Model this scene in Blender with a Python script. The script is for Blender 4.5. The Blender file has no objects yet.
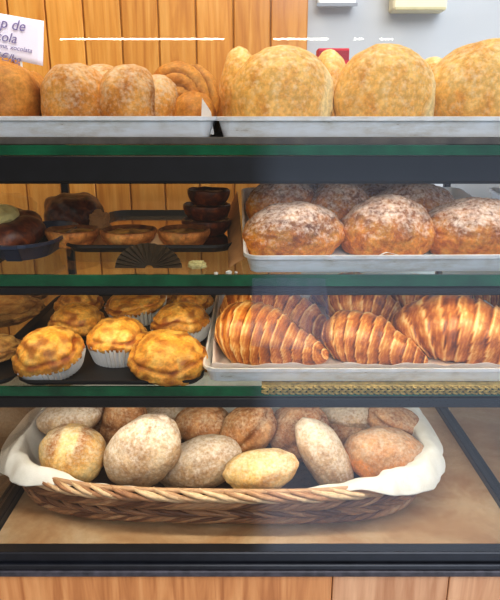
import bpy, math, random
from mathutils import Vector, Matrix, noise

C = bpy.context.scene.collection
EYE = 1.30                      # camera height; the front glass line of the case is Y = 0
CAMY = -0.80
PITCH = math.atan(0.30)
FPX = 600.0
CP, SP = math.cos(PITCH), math.sin(PITCH)
PI = math.pi

# ------------------------------------------------------------------ measuring helpers
def ray(px, py):
    x = (px - 250) / FPX; y = (300 - py) / FPX
    return x, CP + y * SP, -SP + y * CP
def P(px, py, d):
    x, y, z = ray(px, py)
    return Vector((x / y * d, d + CAMY, EYE + z / y * d))
def dist(py, drop):                     # how far away a level surface is where the photo shows row py
    x, y, z = ray(250, py)
    return drop / (-z / y)
def mpp(py, d):                         # metres per pixel
    x, y, z = ray(250, py)
    return d / y / FPX

# ------------------------------------------------------------------ materials
def new_mat(name):
    m = bpy.data.materials.new(name); m.use_nodes = True
    nt = m.node_tree
    return m, nt, nt.nodes['Principled BSDF']
def N(nt, t, **kw):
    n = nt.nodes.new(t)
    for k, v in kw.items():
        if hasattr(n, k) and k not in ('Scale',): setattr(n, k, v)
    return n
def noise_node(nt, scale, detail=4, rough=.55, vec=None, dist_=0):
    n = nt.nodes.new('ShaderNodeTexNoise')
    n.inputs['Scale'].default_value = scale; n.inputs['Detail'].default_value = detail
    n.inputs['Roughness'].default_value = rough; n.inputs['Distortion'].default_value = dist_
    if vec is not None: nt.links.new(vec, n.inputs['Vector'])
    return n
def ramp(nt, fac, stops):
    r = nt.nodes.new('ShaderNodeValToRGB')
    e = r.color_ramp.elements
    while len(e) < len(stops): e.new(.5)
    for k, (p, c) in enumerate(stops):
        e[k].position = p; e[k].color = (*c, 1) if len(c) == 3 else c
    nt.links.new(fac, r.inputs['Fac'])
    return r
def mix(nt, fac, a, b, mode='MIX'):
    m = nt.nodes.new('ShaderNodeMix'); m.data_type = 'RGBA'; m.blend_type = mode
    def put(v, sock):
        if isinstance(v, bpy.types.NodeSocket): nt.links.new(v, sock)
        elif isinstance(v, (int, float)): sock.default_value = v
        else: sock.default_value = (*v, 1)
    put(fac, m.inputs[0]); put(a, m.inputs[6]); put(b, m.inputs[7])
    return m.outputs[2]
def math_n(nt, op, a, b=None, clamp=False):
    m = nt.nodes.new('ShaderNodeMath'); m.operation = op; m.use_clamp = clamp
    for k, v in enumerate((a, b)):
        if v is None: continue
        if isinstance(v, (int, float)): m.inputs[k].default_value = v
        else: nt.links.new(v, m.inputs[k])
    return m.outputs[0]
def bump(nt, h, strength, distance, bsdf):
    b = nt.nodes.new('ShaderNodeBump'); b.inputs['Strength'].default_value = strength
    b.inputs['Distance'].default_value = distance
    nt.links.new(h, b.inputs['Height']); nt.links.new(b.outputs[0], bsdf.inputs['Normal'])
def objco(nt):
    return nt.nodes.new('ShaderNodeTexCoord').outputs['Object']
def S(r, g, b):                         # 8-bit sRGB to linear
    f = lambda c: ((c / 255 + .055) / 1.055) ** 2.4 if c > 10 else c / 255 / 12.92
    return (f(r), f(g), f(b))

def plain(name, col, rough=.5, metal=0, var=.12, scale=30, bumpy=0):
    m, nt, b = new_mat(name)
    co = objco(nt); n = noise_node(nt, scale, 4, .6, co)
    r = ramp(nt, n.outputs['Fac'], [(.3, tuple(c * (1 - var) for c in col)), (.7, tuple(min(1, c * (1 + var)) for c in col))])
    nt.links.new(r.outputs[0], b.inputs['Base Color'])
    b.inputs['Roughness'].default_value = rough; b.inputs['Metallic'].default_value = metal
    if bumpy: bump(nt, n.outputs['Fac'], .5, bumpy, b)
    return m

def bread_mat(name, light, mid, dark, flour=0., flourcol=(.80, .72, .60), patch=28, speck=260, rough=.62, tone_col=None, tonef=1., coarse=.0012, spec=.3, flour_up=.6):
    """crust: patches of light / mid / dark, darkened by the vertex 'tone', flour on the up-facing side"""
    m, nt, b = new_mat(name)
    co = objco(nt)
    n1 = noise_node(nt, patch, 5, .6, co, .6); n2 = noise_node(nt, speck, 3, .7, co)
    r = ramp(nt, n1.outputs['Fac'], [(.30, light), (.52, mid), (.72, dark)])
    at = nt.nodes.new('ShaderNodeAttribute'); at.attribute_name = 'tone'
    t = math_n(nt, 'MULTIPLY', at.outputs['Fac'], tonef, True)
    col = mix(nt, t, r.outputs[0], tone_col or dark)
    sp = ramp(nt, n2.outputs['Fac'], [(.40, (.72, .72, .72)), (.62, (1.12, 1.1, 1.05))])
    col = mix(nt, .75, col, sp.outputs[0], 'MULTIPLY')
    if flour > 0:
        geo = nt.nodes.new('ShaderNodeNewGeometry'); sx = nt.nodes.new('ShaderNodeSeparateXYZ')
        nt.links.new(geo.outputs['Normal'], sx.inputs[0])
        up = math_n(nt, 'MULTIPLY_ADD', sx.outputs[2], flour_up); nt.nodes[-1].inputs[2].default_value = 1 - flour_up
        n3 = noise_node(nt, patch * 1.6, 6, .75, co, .3); n4 = noise_node(nt, speck * 1.1, 2, .6, co)
        a = math_n(nt, 'ADD', math_n(nt, 'MULTIPLY', n3.outputs['Fac'], .55), math_n(nt, 'MULTIPLY', n4.outputs['Fac'], .45))
        f = ramp(nt, math_n(nt, 'ADD', a, math_n(nt, 'MULTIPLY', up, flour * .35)), [(.55, (0, 0, 0)), (.78, (1, 1, 1))])
        f2 = math_n(nt, 'MULTIPLY', f.outputs[0], min(1, .45 + flour * .5), True)
        col = mix(nt, f2, col, flourcol)
    nt.links.new(col, b.inputs['Base Color'])
    b.inputs['Roughness'].default_value = rough; b.inputs['Specular IOR Level'].default_value = spec
    h = math_n(nt, 'ADD', n2.outputs['Fac'], math_n(nt, 'MULTIPLY', n1.outputs['Fac'], 1.5))
    bump(nt, h, .6, coarse, b)
    return m

M = {}
def croissant_mat():
    m, nt, b = new_mat('laminated_crust'); co = objco(nt)
    at = nt.nodes.new('ShaderNodeAttribute'); at.attribute_name = 'tone'
    n = noise_node(nt, 34, 4, .6, co, .5); n2 = noise_node(nt, 190, 3, .7, co)
    v = math_n(nt, 'ADD', at.outputs['Fac'], math_n(nt, 'MULTIPLY', math_n(nt, 'SUBTRACT', n.outputs['Fac'], .5), 1.1))
    v = math_n(nt, 'ADD', v, math_n(nt, 'MULTIPLY', math_n(nt, 'SUBTRACT', n2.outputs['Fac'], .5), .45), True)
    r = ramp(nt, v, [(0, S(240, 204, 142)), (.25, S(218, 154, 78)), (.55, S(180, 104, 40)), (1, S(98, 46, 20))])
    nt.links.new(r.outputs[0], b.inputs['Base Color']); b.inputs['Roughness'].default_value = .36
    bump(nt, n2.outputs['Fac'], .5, .0007, b); return m
M['croissant'] = croissant_mat()
M['pie'] = bread_mat('golden_pastry', S(250, 206, 116), S(240, 174, 72), S(204, 122, 44), 0, patch=42, speck=220, rough=.42, tone_col=S(150, 78, 26), spec=.45, coarse=.0012)
M['pie_pale'] = bread_mat('pale_pastry', S(215, 185, 120), S(190, 145, 80), S(140, 90, 40), 0, patch=30, speck=220, rough=.5, tone_col=S(120, 75, 35), spec=.4)
M['sugar'] = bread_mat('sugared_brioche', S(238, 176, 78), S(216, 138, 50), S(170, 92, 40), .60, S(222, 208, 200), patch=60, speck=190, rough=.6, tone_col=S(104, 66, 46), coarse=.002, flour_up=1.0)
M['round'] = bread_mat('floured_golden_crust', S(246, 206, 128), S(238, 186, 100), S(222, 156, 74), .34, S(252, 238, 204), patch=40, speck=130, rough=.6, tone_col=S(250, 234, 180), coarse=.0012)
M['brown'] = bread_mat('glazed_brown_crust', S(230, 172, 92), S(212, 146, 68), S(180, 110, 46), .0, patch=22, speck=180, rough=.5, tone_col=S(122, 64, 28), coarse=.0007)
M['dusted'] = bread_mat('dusted_brown_crust', S(236, 182, 104), S(220, 156, 76), S(186, 116, 50), .48, S(238, 220, 192), patch=22, speck=180, rough=.55, tone_col=S(116, 64, 30), coarse=.0008)
M['roll'] = bread_mat('floured_roll_crust', S(216, 192, 158), S(190, 156, 118), S(150, 108, 76), .6, S(230, 218, 200), patch=24, speck=170, rough=.75, tone_col=S(120, 76, 42), coarse=.0018)
M['roll_gold'] = bread_mat('golden_roll_crust', S(240, 216, 160), S(226, 180, 108), S(192, 132, 66), .45, S(238, 226, 198), patch=20, speck=170, rough=.7, tone_col=S(158, 96, 44), coarse=.0015)
M['roll_brown'] = bread_mat('brown_roll_crust', S(206, 158, 108), S(168, 116, 72), S(126, 76, 44), .35, S(220, 198, 166), patch=24, speck=170, rough=.72, tone_col=S(96, 54, 30), coarse=.0018)
M['roll_orange'] = bread_mat('grey_floured_orange_crust', S(184, 150, 112), S(160, 122, 86), S(132, 92, 60), .4, S(206, 192, 172), patch=22, speck=170, rough=.7, tone_col=S(218, 142, 72), coarse=.0015)
M['choc'] = bread_mat('dark_glazed_crust', S(158, 84, 40), S(98, 42, 24), S(44, 20, 16), 0, patch=60, speck=150, rough=.42, tone_col=S(40, 16, 12), spec=.6)
M['tart'] = bread_mat('tart_shell', S(242, 184, 112), S(220, 146, 78), S(120, 66, 30), 0, patch=40, speck=180, rough=.5, tone_col=S(80, 38, 18))
M['custard'] = bread_mat('tart_filling', S(190, 150, 60), S(120, 84, 34), S(58, 32, 18), 0, patch=45, speck=150, rough=.3, tone_col=S(60, 34, 18), spec=.5)
M['cream'] = plain('pale_cream', S(206, 196, 140), .5, 0, .15, 60, .002)
M['paper'] = plain('white_paper', S(232, 228, 222), .7, 0, .05, 40)
M['cup'] = plain('white_paper_cup', S(226, 224, 220), .65, 0, .06, 60)
M['parch'] = plain('parchment_paper', S(226, 214, 206), .6, 0, .08, 25)
M['kraft'] = plain('brown_kraft_paper', S(172, 128, 84), .7, 0, .2, 18)
M['black'] = plain('black_painted_metal', S(24, 25, 30), .32, 0, .3, 40)
M['blacktray'] = plain('black_enamel_tray', S(20, 18, 20), .5, 0, .3, 40)
M['bluetray'] = plain('dark_blue_grey_tray', S(50, 60, 84), .35, 0, .25, 30)
M['shine'] = plain('polished_tray_base', S(214, 176, 130), .09, 1, .05, 8)
M['cream_plastic'] = plain('cream_plastic', S(222, 212, 176), .5, 0, .03, 20)
M['white_plastic'] = plain('white_plastic', S(235, 235, 232), .4, 0, .03, 20)
M['grey_plastic'] = plain('grey_plastic', S(130, 132, 134), .4, 0, .03, 20)
M['red'] = plain('red_card', S(186, 40, 52), .5, 0, .06, 30)
M['teal'] = plain('teal_paint', S(40, 110, 124), .5, 0, .06, 30)
M['ink'] = plain('purple_blue_ink', S(124, 112, 150), .6, 0, .1, 60)
M['mat'] = plain('woven_straw', S(196, 172, 104), .7, 0, .35, 120, .001)
M['wallpaint'] = plain('grey_white_wall_paint', S(186, 187, 186), .8, 0, .03, 6)
M['tile'] = plain('beige_floor_tile', S(170, 160, 148), .5, 0, .08, 5)
M['street'] = plain('grey_pavement', S(140, 140, 142), .8, 0, .1, 5)

def cloth_mat():
    m, nt, b = new_mat('linen_cloth')
    co = objco(nt); n = noise_node(nt, 14, 4, .6, co); w = noise_node(nt, 500, 2, .6, co)
    r = ramp(nt, n.outputs['Fac'], [(.3, S(208, 202, 188)), (.7, S(236, 232, 222))])
    nt.links.new(r.outputs[0], b.inputs['Base Color']); b.inputs['Roughness'].default_value = .9
    h = math_n(nt, 'ADD', math_n(nt, 'MULTIPLY', n.outputs['Fac'], 3), w.outputs['Fac'])
    bump(nt, h, .5, .0015, b); return m
M['cloth'] = cloth_mat()

def wicker_mat():
    m, nt, b = new_mat('wicker_cane')
    at = nt.nodes.new('ShaderNodeAttribute'); at.attribute_name = 'tone'
    co = objco(nt); n = noise_node(nt, 90, 4, .6, co)
    r = ramp(nt, at.outputs['Fac'], [(0, S(222, 190, 148)), (.45, S(176, 128, 88)), (1, S(110, 68, 42))])
    c = mix(nt, .6, r.outputs[0], ramp(nt, n.outputs['Fac'], [(.3, (.6, .55, .5)), (.65, (1.1, 1.1, 1.1))]).outputs[0], 'MULTIPLY')
    nt.links.new(c, b.inputs['Base Color']); b.inputs['Roughness'].default_value = .45
    return m
M['wicker'] = wicker_mat()
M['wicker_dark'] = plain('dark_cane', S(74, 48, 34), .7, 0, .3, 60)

def metal_mat():
    m, nt, b = new_mat('worn_aluminium')
    co = objco(nt)
    mp = nt.nodes.new('ShaderNodeMapping'); mp.inputs['Scale'].default_value = (1, 1, 4); nt.links.new(co, mp.inputs['Vector'])
    n = noise_node(nt, 22, 7, .7, mp.outputs[0]); n2 = noise_node(nt, 8, 4, .6, co)
    r = ramp(nt, n.outputs['Fac'], [(.31, S(130, 92, 60)), (.37, S(222, 218, 210)), (.6, S(246, 248, 250))])
    c = mix(nt, ramp(nt, n2.outputs['Fac'], [(.45, (0, 0, 0)), (.6, (1, 1, 1))]).outputs[0], r.outputs[0], S(246, 249, 252))
    nt.links.new(c, b.inputs['Base Color']); b.inputs['Roughness'].default_value = .4; b.inputs['Metallic'].default_value = .12
    return m
M['alu'] = metal_mat()

def wood_mat(name, cols, scale=1., rough=.35, axis='Z'):
    m, nt, b = new_mat(name)
    co = objco(nt)
    mp = nt.nodes.new('ShaderNodeMapping')
    mp.inputs['Scale'].default_value = (1, 1, .07) if axis == 'Z' else (.07, 1, 1)
    nt.links.new(co, mp.inputs['Vector'])
    at = nt.nodes.new('ShaderNodeAttribute'); at.attribute_name = 'tone'
    off = nt.nodes.new('ShaderNodeCombineXYZ'); nt.links.new(math_n(nt, 'MULTIPLY', at.outputs['Fac'], 7.3), off.inputs[1])
    va = nt.nodes.new('ShaderNodeVectorMath'); va.operation = 'ADD'
    nt.links.new(mp.outputs[0], va.inputs[0]); nt.links.new(off.outputs[0], va.inputs[1])
    n = noise_node(nt, 34 * scale, 4, .5, va.outputs[0], 1.6); n2 = noise_node(nt, 210 * scale, 3, .6, va.outputs[0])
    r = ramp(nt, n.outputs['Fac'], [(.30, cols[0]), (.5, cols[1]), (.70, cols[2])])
    c = mix(nt, .5, r.outputs[0], ramp(nt, n2.outputs['Fac'], [(.35, (.88, .85, .8)), (.6, (1.04, 1.04, 1.04))]).outputs[0], 'MULTIPLY')
    tn = ramp(nt, at.outputs['Fac'], [(0, (.88, .86, .84)), (1, (1.08, 1.06, 1.02))])
    c = mix(nt, 1., c, tn.outputs[0], 'MULTIPLY')
    nt.links.new(c, b.inputs['Base Color']); b.inputs['Roughness'].default_value = rough
    bump(nt, n2.outputs['Fac'], .15, .0005, b)
    return m
M['plank'] = wood_mat('honey_pine_planks', (S(216, 158, 80), S(204, 140, 60), S(184, 118, 44)))
M['panel'] = wood_mat('tan_wood_panel', (S(208, 152, 100), S(190, 130, 80), S(158, 98, 54)), .9)
M['panel2'] = wood_mat('pinkish_wood_panel', (S(204, 160, 124), S(190, 144, 108), S(170, 120, 84)), .9)
M['dark_gap'] = plain('dark_joint', S(60, 34, 18), .8)

def base_mat():
    m, nt, b = new_mat('tan_laminate')
    co = objco(nt); n = noise_node(nt, 6, 5, .6, co, 1); n2 = noise_node(nt, 60, 5, .7, co)
    r = ramp(nt, n.outputs['Fac'], [(.34, S(176, 134, 90)), (.5, S(196, 162, 122)), (.66, S(208, 182, 146))])
    c = mix(nt, .5, r.outputs[0], ramp(nt, n2.outputs['Fac'], [(.35, (.85, .82, .78)), (.6, (1.04, 1.04, 1.04))]).outputs[0], 'MULTIPLY')
    nt.links.new(c, b.inputs['Base Color']); b.inputs['Roughness'].default_value = .32
    return m
M['base'] = base_mat()

def glass_mat(name, tint, refl, rough=0.0, green=0):
    m = bpy.data.materials.new(name); m.use_nodes = True; nt = m.node_tree
    nt.nodes.remove(nt.nodes['Principled BSDF']); out = nt.nodes['Material Output']
    tr = nt.nodes.new('ShaderNodeBsdfTransparent'); tr.inputs[0].default_value = (*tint, 1)
    gl = nt.nodes.new('ShaderNodeBsdfGlossy'); gl.inputs['Roughness'].default_value = rough
    fr = nt.nodes.new('ShaderNodeFresnel'); fr.inputs['IOR'].default_value = 1.5
    n = noise_node(nt, 3, 2, .5, objco(nt))       # faint smears
    f = math_n(nt, 'MULTIPLY', fr.outputs[0], math_n(nt, 'MULTIPLY_ADD', n.outputs['Fac'], refl * .3), True)
    nt.nodes[-2].inputs[2].default_value = refl * .85
    mx = nt.nodes.new('ShaderNodeMixShader')
    nt.links.new(f, mx.inputs[0]); nt.links.new(tr.outputs[0], mx.inputs[1]); nt.links.new(gl.outputs[0], mx.inputs[2])
    nt.links.new(mx.outputs[0], out.inputs['Surface'])
    return m
M['glass'] = glass_mat('clear_front_glass', (.95, .965, .96), 1.7)
M['shelfglass'] = glass_mat('greenish_shelf_glass', (.84, .92, .88), .7)
def edge_mat():
    m, nt, b = new_mat('green_glass_edge')
    n = noise_node(nt, 12, 4, .6, objco(nt))
    r = ramp(nt, n.outputs['Fac'], [(.3, S(8, 70, 46)), (.7, S(24, 122, 80))])
    nt.links.new(r.outputs[0], b.inputs['Base Color']); b.inputs['Roughness'].default_value = .12
    return m
M['edge'] = edge_mat()
def reflection_mat():  # bluish haze of a glass reflection, put into a see-through surface
    m = bpy.data.materials.new('bluish_reflection'); m.use_nodes = True; nt = m.node_tree
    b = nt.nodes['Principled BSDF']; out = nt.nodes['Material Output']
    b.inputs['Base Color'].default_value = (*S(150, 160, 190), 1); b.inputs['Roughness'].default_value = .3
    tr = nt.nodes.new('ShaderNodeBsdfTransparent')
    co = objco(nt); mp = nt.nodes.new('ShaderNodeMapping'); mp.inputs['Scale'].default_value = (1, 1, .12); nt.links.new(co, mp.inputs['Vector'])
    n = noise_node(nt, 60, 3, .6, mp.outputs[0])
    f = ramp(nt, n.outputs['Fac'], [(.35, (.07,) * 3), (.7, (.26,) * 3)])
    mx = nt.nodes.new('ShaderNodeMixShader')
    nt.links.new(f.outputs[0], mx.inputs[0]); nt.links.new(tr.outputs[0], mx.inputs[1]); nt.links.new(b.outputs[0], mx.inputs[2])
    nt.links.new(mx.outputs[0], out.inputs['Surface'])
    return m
M['reflection'] = reflection_mat()

# ------------------------------------------------------------------ mesh helpers
class MB:
    def __init__(s): s.v = []; s.f = []; s.t = []
    def quad(s, a, b, c, d): s.add([a, b, c, d], [(0, 1, 2, 3)])
    def add(s, vs, fs, tone=0.):
        o = len(s.v); s.v += [Vector(v) for v in vs]
        s.t += list(tone) if isinstance(tone, (list, tuple)) else [tone] * len(vs)
        s.f += [tuple(o + i for i in f) for f in fs]
    def box(s, x0, x1, y0, y1, z0, z1, tone=0., bev=0.):
        if bev <= 0:
            vs = [(x, y, z) for x in (x0, x1) for y in (y0, y1) for z in (z0, z1)]
            s.add(vs, [(0, 1, 3, 2), (4, 6, 7, 5), (0, 4, 5, 1), (2, 3, 7, 6), (0, 2, 6, 4), (1, 5, 7, 3)], tone)
        else:
            b = bev; vs = []; ring = lambda z, i: [(x0 + i + b, y0 + i, z), (x1 - i - b, y0 + i, z), (x1 - i, y0 + i + b, z), (x1 - i, y1 - i - b, z), (x1 - i - b, y1 - i, z), (x0 + i + b, y1 - i, z), (x0 + i, y1 - i - b, z), (x0 + i, y0 + i + b, z)]
            for z, i in ((z0, b * .7), (z0 + b, 0), (z1 - b, 0), (z1, b * .7)): vs += ring(z, i)
            fs = [tuple(range(7, -1, -1)), tuple(range(24, 32))]
            for k in range(3):
                for j in range(8): fs.append((k * 8 + j, k * 8 + (j + 1) % 8, k * 8 + 8 + (j + 1) % 8, k * 8 + 8 + j))
            s.add(vs, fs, tone)
    def tube(s, pts, r, seg=8, tone=0., closed=False):
        pts = [Vector(p) for p in pts]; n = len(pts); vs = []
        rr = r if isinstance(r, (list, tuple)) else [r] * n
        for i, p in enumerate(pts):
            a = pts[(i - 1) % n] if (closed or i) else p; b = pts[(i + 1) % n] if (closed or i < n - 1) else p
            t = (b - a).normalized(); ref = Vector((0, 0, 1)) if abs(t.z) < .9 else Vector((1, 0, 0))
            u = t.cross(ref).normalized(); w = u.cross(t)
            for k in range(seg):
                an = 2 * PI * k / seg; vs.append(p + (u * math.cos(an) + w * math.sin(an)) * rr[i])
        fs = []
        for i in range(n if closed else n - 1):
            for k in range(seg): fs.append((i * seg + k, i * seg + (k + 1) % seg, ((i + 1) % n) * seg + (k + 1) % seg, ((i + 1) % n) * seg + k))
        if not closed: fs += [tuple(range(seg - 1, -1, -1)), tuple(range((n - 1) * seg, n * seg))]
        s.add(vs, fs, tone)
    def surf(s, nu, nv, f, wrap_u=False, wrap_v=False):
        vs = []; ts = []
        for i in range(nu):
            for j in range(nv):
                r = f(i / (nu if wrap_u else nu - 1), j / (nv if wrap_v else nv - 1))
                p, t = r if isinstance(r, tuple) and isinstance(r[0], Vector) else (Vector(r), 0.)
                vs.append(p); ts.append(t)
        fs = []
        for i in range(nu if wrap_u else nu - 1):
            for j in range(nv if wrap_v else nv - 1):
                fs.append((i * nv + j, ((i + 1) % nu) * nv + j, ((i + 1) % nu) * nv + (j + 1) % nv, i * nv + (j + 1) % nv))
        s.add(vs, fs, ts)
    def blob(s, f, nu=64, nv=44):
        """closed ball mapped through f(unit vector) -> (Vector, tone)"""
        vs = []; ts = []
        def put(d):
            p, t = f(d); vs.append(p); ts.append(t)
        put(Vector((0, 0, -1)))
        for j in range(1, nv):
            a = -PI / 2 + PI * j / nv
            for i in range(nu):
                b = 2 * PI * i / nu; put(Vector((math.cos(a) * math.cos(b), math.cos(a) * math.sin(b), math.sin(a))))
        put(Vector((0, 0, 1)))
        fs = [(0, 1 + (i + 1) % nu, 1 + i) for i in range(nu)]
        for j in range(nv - 2):
            for i in range(nu):
                a = 1 + j * nu; fs.append((a + i, a + (i + 1) % nu, a + nu + (i + 1) % nu, a + nu + i))
        l = len(vs) - 1; a = 1 + (nv - 2) * nu
        fs += [(a + i, a + (i + 1) % nu, l) for i in range(nu)]
        s.add(vs, fs, ts)
    def build(s, name, mat, parent=None, loc=(0, 0, 0), rot=(0, 0, 0), smooth=True, world=False):
        """world=True: vertices are in world space and get moved to be relative to loc"""
        me = bpy.data.meshes.new(name); L = Vector(loc)
        vs = [v - L for v in s.v] if world else s.v
        me.from_pydata([tuple(v) for v in vs], [], s.f)
        me.polygons.foreach_set('use_smooth', [smooth] * len(me.polygons))
        a = me.attributes.new('tone', 'FLOAT', 'POINT'); a.data.foreach_set('value', [float(t) for t in s.t])
        me.materials.append(mat); me.update()
        o = bpy.data.objects.new(name, me); C.objects.link(o)
        o.location = L; o.rotation_euler = rot
        if parent: o.parent = parent
        return o
def tag(o, label=None, cat=None, group=None, kind=None):
    if label: o['label'] = label
    if cat: o['category'] = cat
    if group: o['group'] = group
    if kind: o['kind'] = kind
    return o
def empty(name, loc, label, cat, group=None, rot=(0, 0, 0)):
    o = bpy.data.objects.new(name, None); C.objects.link(o); o.location = loc; o.rotation_euler = rot; o.empty_display_size = .02
    return tag(o, label, cat, group)
def nz(p, s, seed): return noise.noise(Vector((p[0] * s + seed * 3.17, p[1] * s - seed * 1.9, p[2] * s + seed * .73)))
def sm(a, b, x):
    t = max(0., min(1., (x - a) / (b - a))); return t * t * (3 - 2 * t)
def Z(drop): return EYE - drop
def Yd(d): return d + CAMY

# ------------------------------------------------------------------ levels (drops below the eye)
SH1, SH2, SH3, FLOOR = .0310, .2040, .3720, .6510
XL, XR = -.425, .455

# ------------------------------------------------------------------ the setting
WY = Yd(1.50)
def back_wall():
    mb = MB(); pw = .0858; x1 = .133; k = 0; rnd = random.Random(4)
    mb.box(-1.6, x1, WY + .012, WY + .03, 0, 2.4, .2)
    x = x1
    while x > -1.6:
        mb.box(x - pw + .0016, x - .0016, WY, WY + .014, 0, 2.4, rnd.random(), .0022); x -= pw
    o = mb.build('wall_back', M['plank'], smooth=False); tag(o, kind='structure')
    mb = MB(); mb.box(x1 + .001, 2.0, WY + .02, WY + .05, 0, 2.4)
    tag(mb.build('wall_right', M['wallpaint'], smooth=False), kind='structure')
    mb = MB(); mb.box(-1.6, 2.0, Yd(.2), WY + .05, -.02, 0)
    tag(mb.build('floor', M['tile'], smooth=False), kind='structure')
back_wall()

# ------------------------------------------------------------------ the display case
case = empty('display_case', (0, .3, 0), 'black framed glass bakery display case with green edged shelves on a wooden base', 'display case')
def part(mb, name, mat, parent=case, smooth=False):
    # children of the case keep world coordinates through the inverse of the parent's place
    L = Vector(case.location)
    o = mb.build(name, mat, parent if parent is case else parent, smooth=smooth)
    if parent is case: o.location = -L
    return o
YB = Yd(1.34)
for (drop, th, rail0, rail1) in ((SH1, .0128, .0445, .0806), (SH2, .0160, .2215, .2335), (SH3, .0145, .3885, .4060)):
    z = Z(drop)
    mb = MB(); mb.quad((XL + .01, .004, z), (XR - .01, .004, z), (XR - .01, YB, z), (XL + .01, YB, z))
    sh = part(mb, 'glass_shelf', M['shelfglass'])
    mb = MB(); mb.box(XL + .01, XR - .01, 0, .004, z - th, z)
    eo = mb.build('glass_edge', M['edge'], sh, smooth=False)
    mb = MB(); mb.box(XL, XR, .001, .022, Z(rail1), z - th - .0005, 0, .0012)
    mb.box(XL, XR, -.004, .001, Z(rail1) + .003, Z(rail0), 0, .001)
    part(mb, 'shelf_rail', M['black'])
    for x in (XL, XR - .012):
        mb = MB(); mb.box(x, x + .012, .022, YB, z - .022, z - .007)
        part(mb, 'shelf_bracket', M['black'])
for x in (XL - .004, XR - .014):
    for y in (Yd(1.375), .0):
        mb = MB(); mb.box(x, x + .016, y, y + .016, Z(FLOOR + .02), Z(SH1) - .02, 0, .002); part(mb, 'post', M['black'])
    mb = MB(); mb.box(x - .004, x + .014, .012, Yd(1.375), Z(FLOOR + .012), Z(FLOOR - .014), 0, .002)
    part(mb, 'side_rail', M['black'])
    xx = x + .007; mb = MB(); mb.quad((xx, .02, Z(FLOOR - .014)), (xx, Yd(1.37), Z(FLOOR - .014)), (xx, Yd(1.37), Z(SH1) - .02), (xx, .02, Z(SH1) - .02)); part(mb, 'side_glass', M['glass'])
mb = MB(); mb.box(XL - .02, XR + .02, -.012, .010, Z(.6690), Z(.6505), 0, .002)
mb.box(XL - .02, XR + .02, -.018, .010, Z(.6790), Z(.6690), 0, .002)
part(mb, 'bottom_rail', M['black'])
mb = MB(); mb.box(XL - .02, XR + .02, -.02, .01, Z(.6900), Z(.6795), 0, .0015); part(mb, 'rail_lip', plain('scuffed_dark_strip', S(58, 54, 58), .5, 0, .5, 60))
mb = MB(); mb.box(XL + .012, XR - .014, .010, YB + .03, Z(FLOOR + .015), Z(FLOOR)); part(mb, 'base_shelf', M['base'])
# front pane, leaning lamp tube reflections off it
mb = MB(); mb.quad((XL - .02, -.010, Z(.6505)), (XR + .02, -.010, Z(.6505)), (XR + .02, -.010, 1.62), (XL - .02, -.010, 1.62)); part(mb, 'front_glass', M['glass'])
mb = MB(); mb.box(XL + .02, XR - .02, .007, Yd(1.28), Z(SH1) + .0002, Z(.0216), 0, .001)
part(mb, 'liner_board', plain('grey_brown_board', S(96, 88, 80), .6, 0, .3, 40))
# wooden base panels
seams = [P(332, 585, .79).x, P(448, 585, .79).x]
xs = [XL - .05 - .32, seams[0], seams[1], seams[1] + .155]
for i in range(3):
    mb = MB(); mb.box(xs[i] + .0006, xs[i + 1] - .0006, -.012, .004, .06, Z(.6905), [.3, .55, .8][i], .0012)
    part(mb, 'base_panel', M['panel'] if i == 0 else M['panel2'])
mb = MB(); mb.box(xs[0] + .01, xs[3] - .01, .004, YB, 0, Z(FLOOR + .017)); part(mb, 'cabinet_carcass', M['dark_gap'])
# the counter that carries on either side of the case
for x0, x1, nm, lab, mat in ((XR + .012, 1.5, 'counter', 'pale grey beige countertop to the right of the glass case', plain('pale_counter', S(236, 232, 222), .45, 0, .08, 7)),
                        (-1.4, XL - .03, 'counter', 'dull brown countertop to the left of the glass case', plain('brown_counter', S(120, 100, 74), .5, 0, .2, 9))):
    mb = MB(); mb.box(x0, x1, .03, WY - .003, Z(FLOOR + .04), Z(FLOOR + .012), 0, .003)
    mb.box(x0 + .03 if x0 > 0 else x0, x1 if x0 > 0 else x1 - .35, .06, WY - .01, 0.0, Z(FLOOR + .04))
    tag(mb.build(nm, mat, smooth=False), lab, 'counter')

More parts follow.
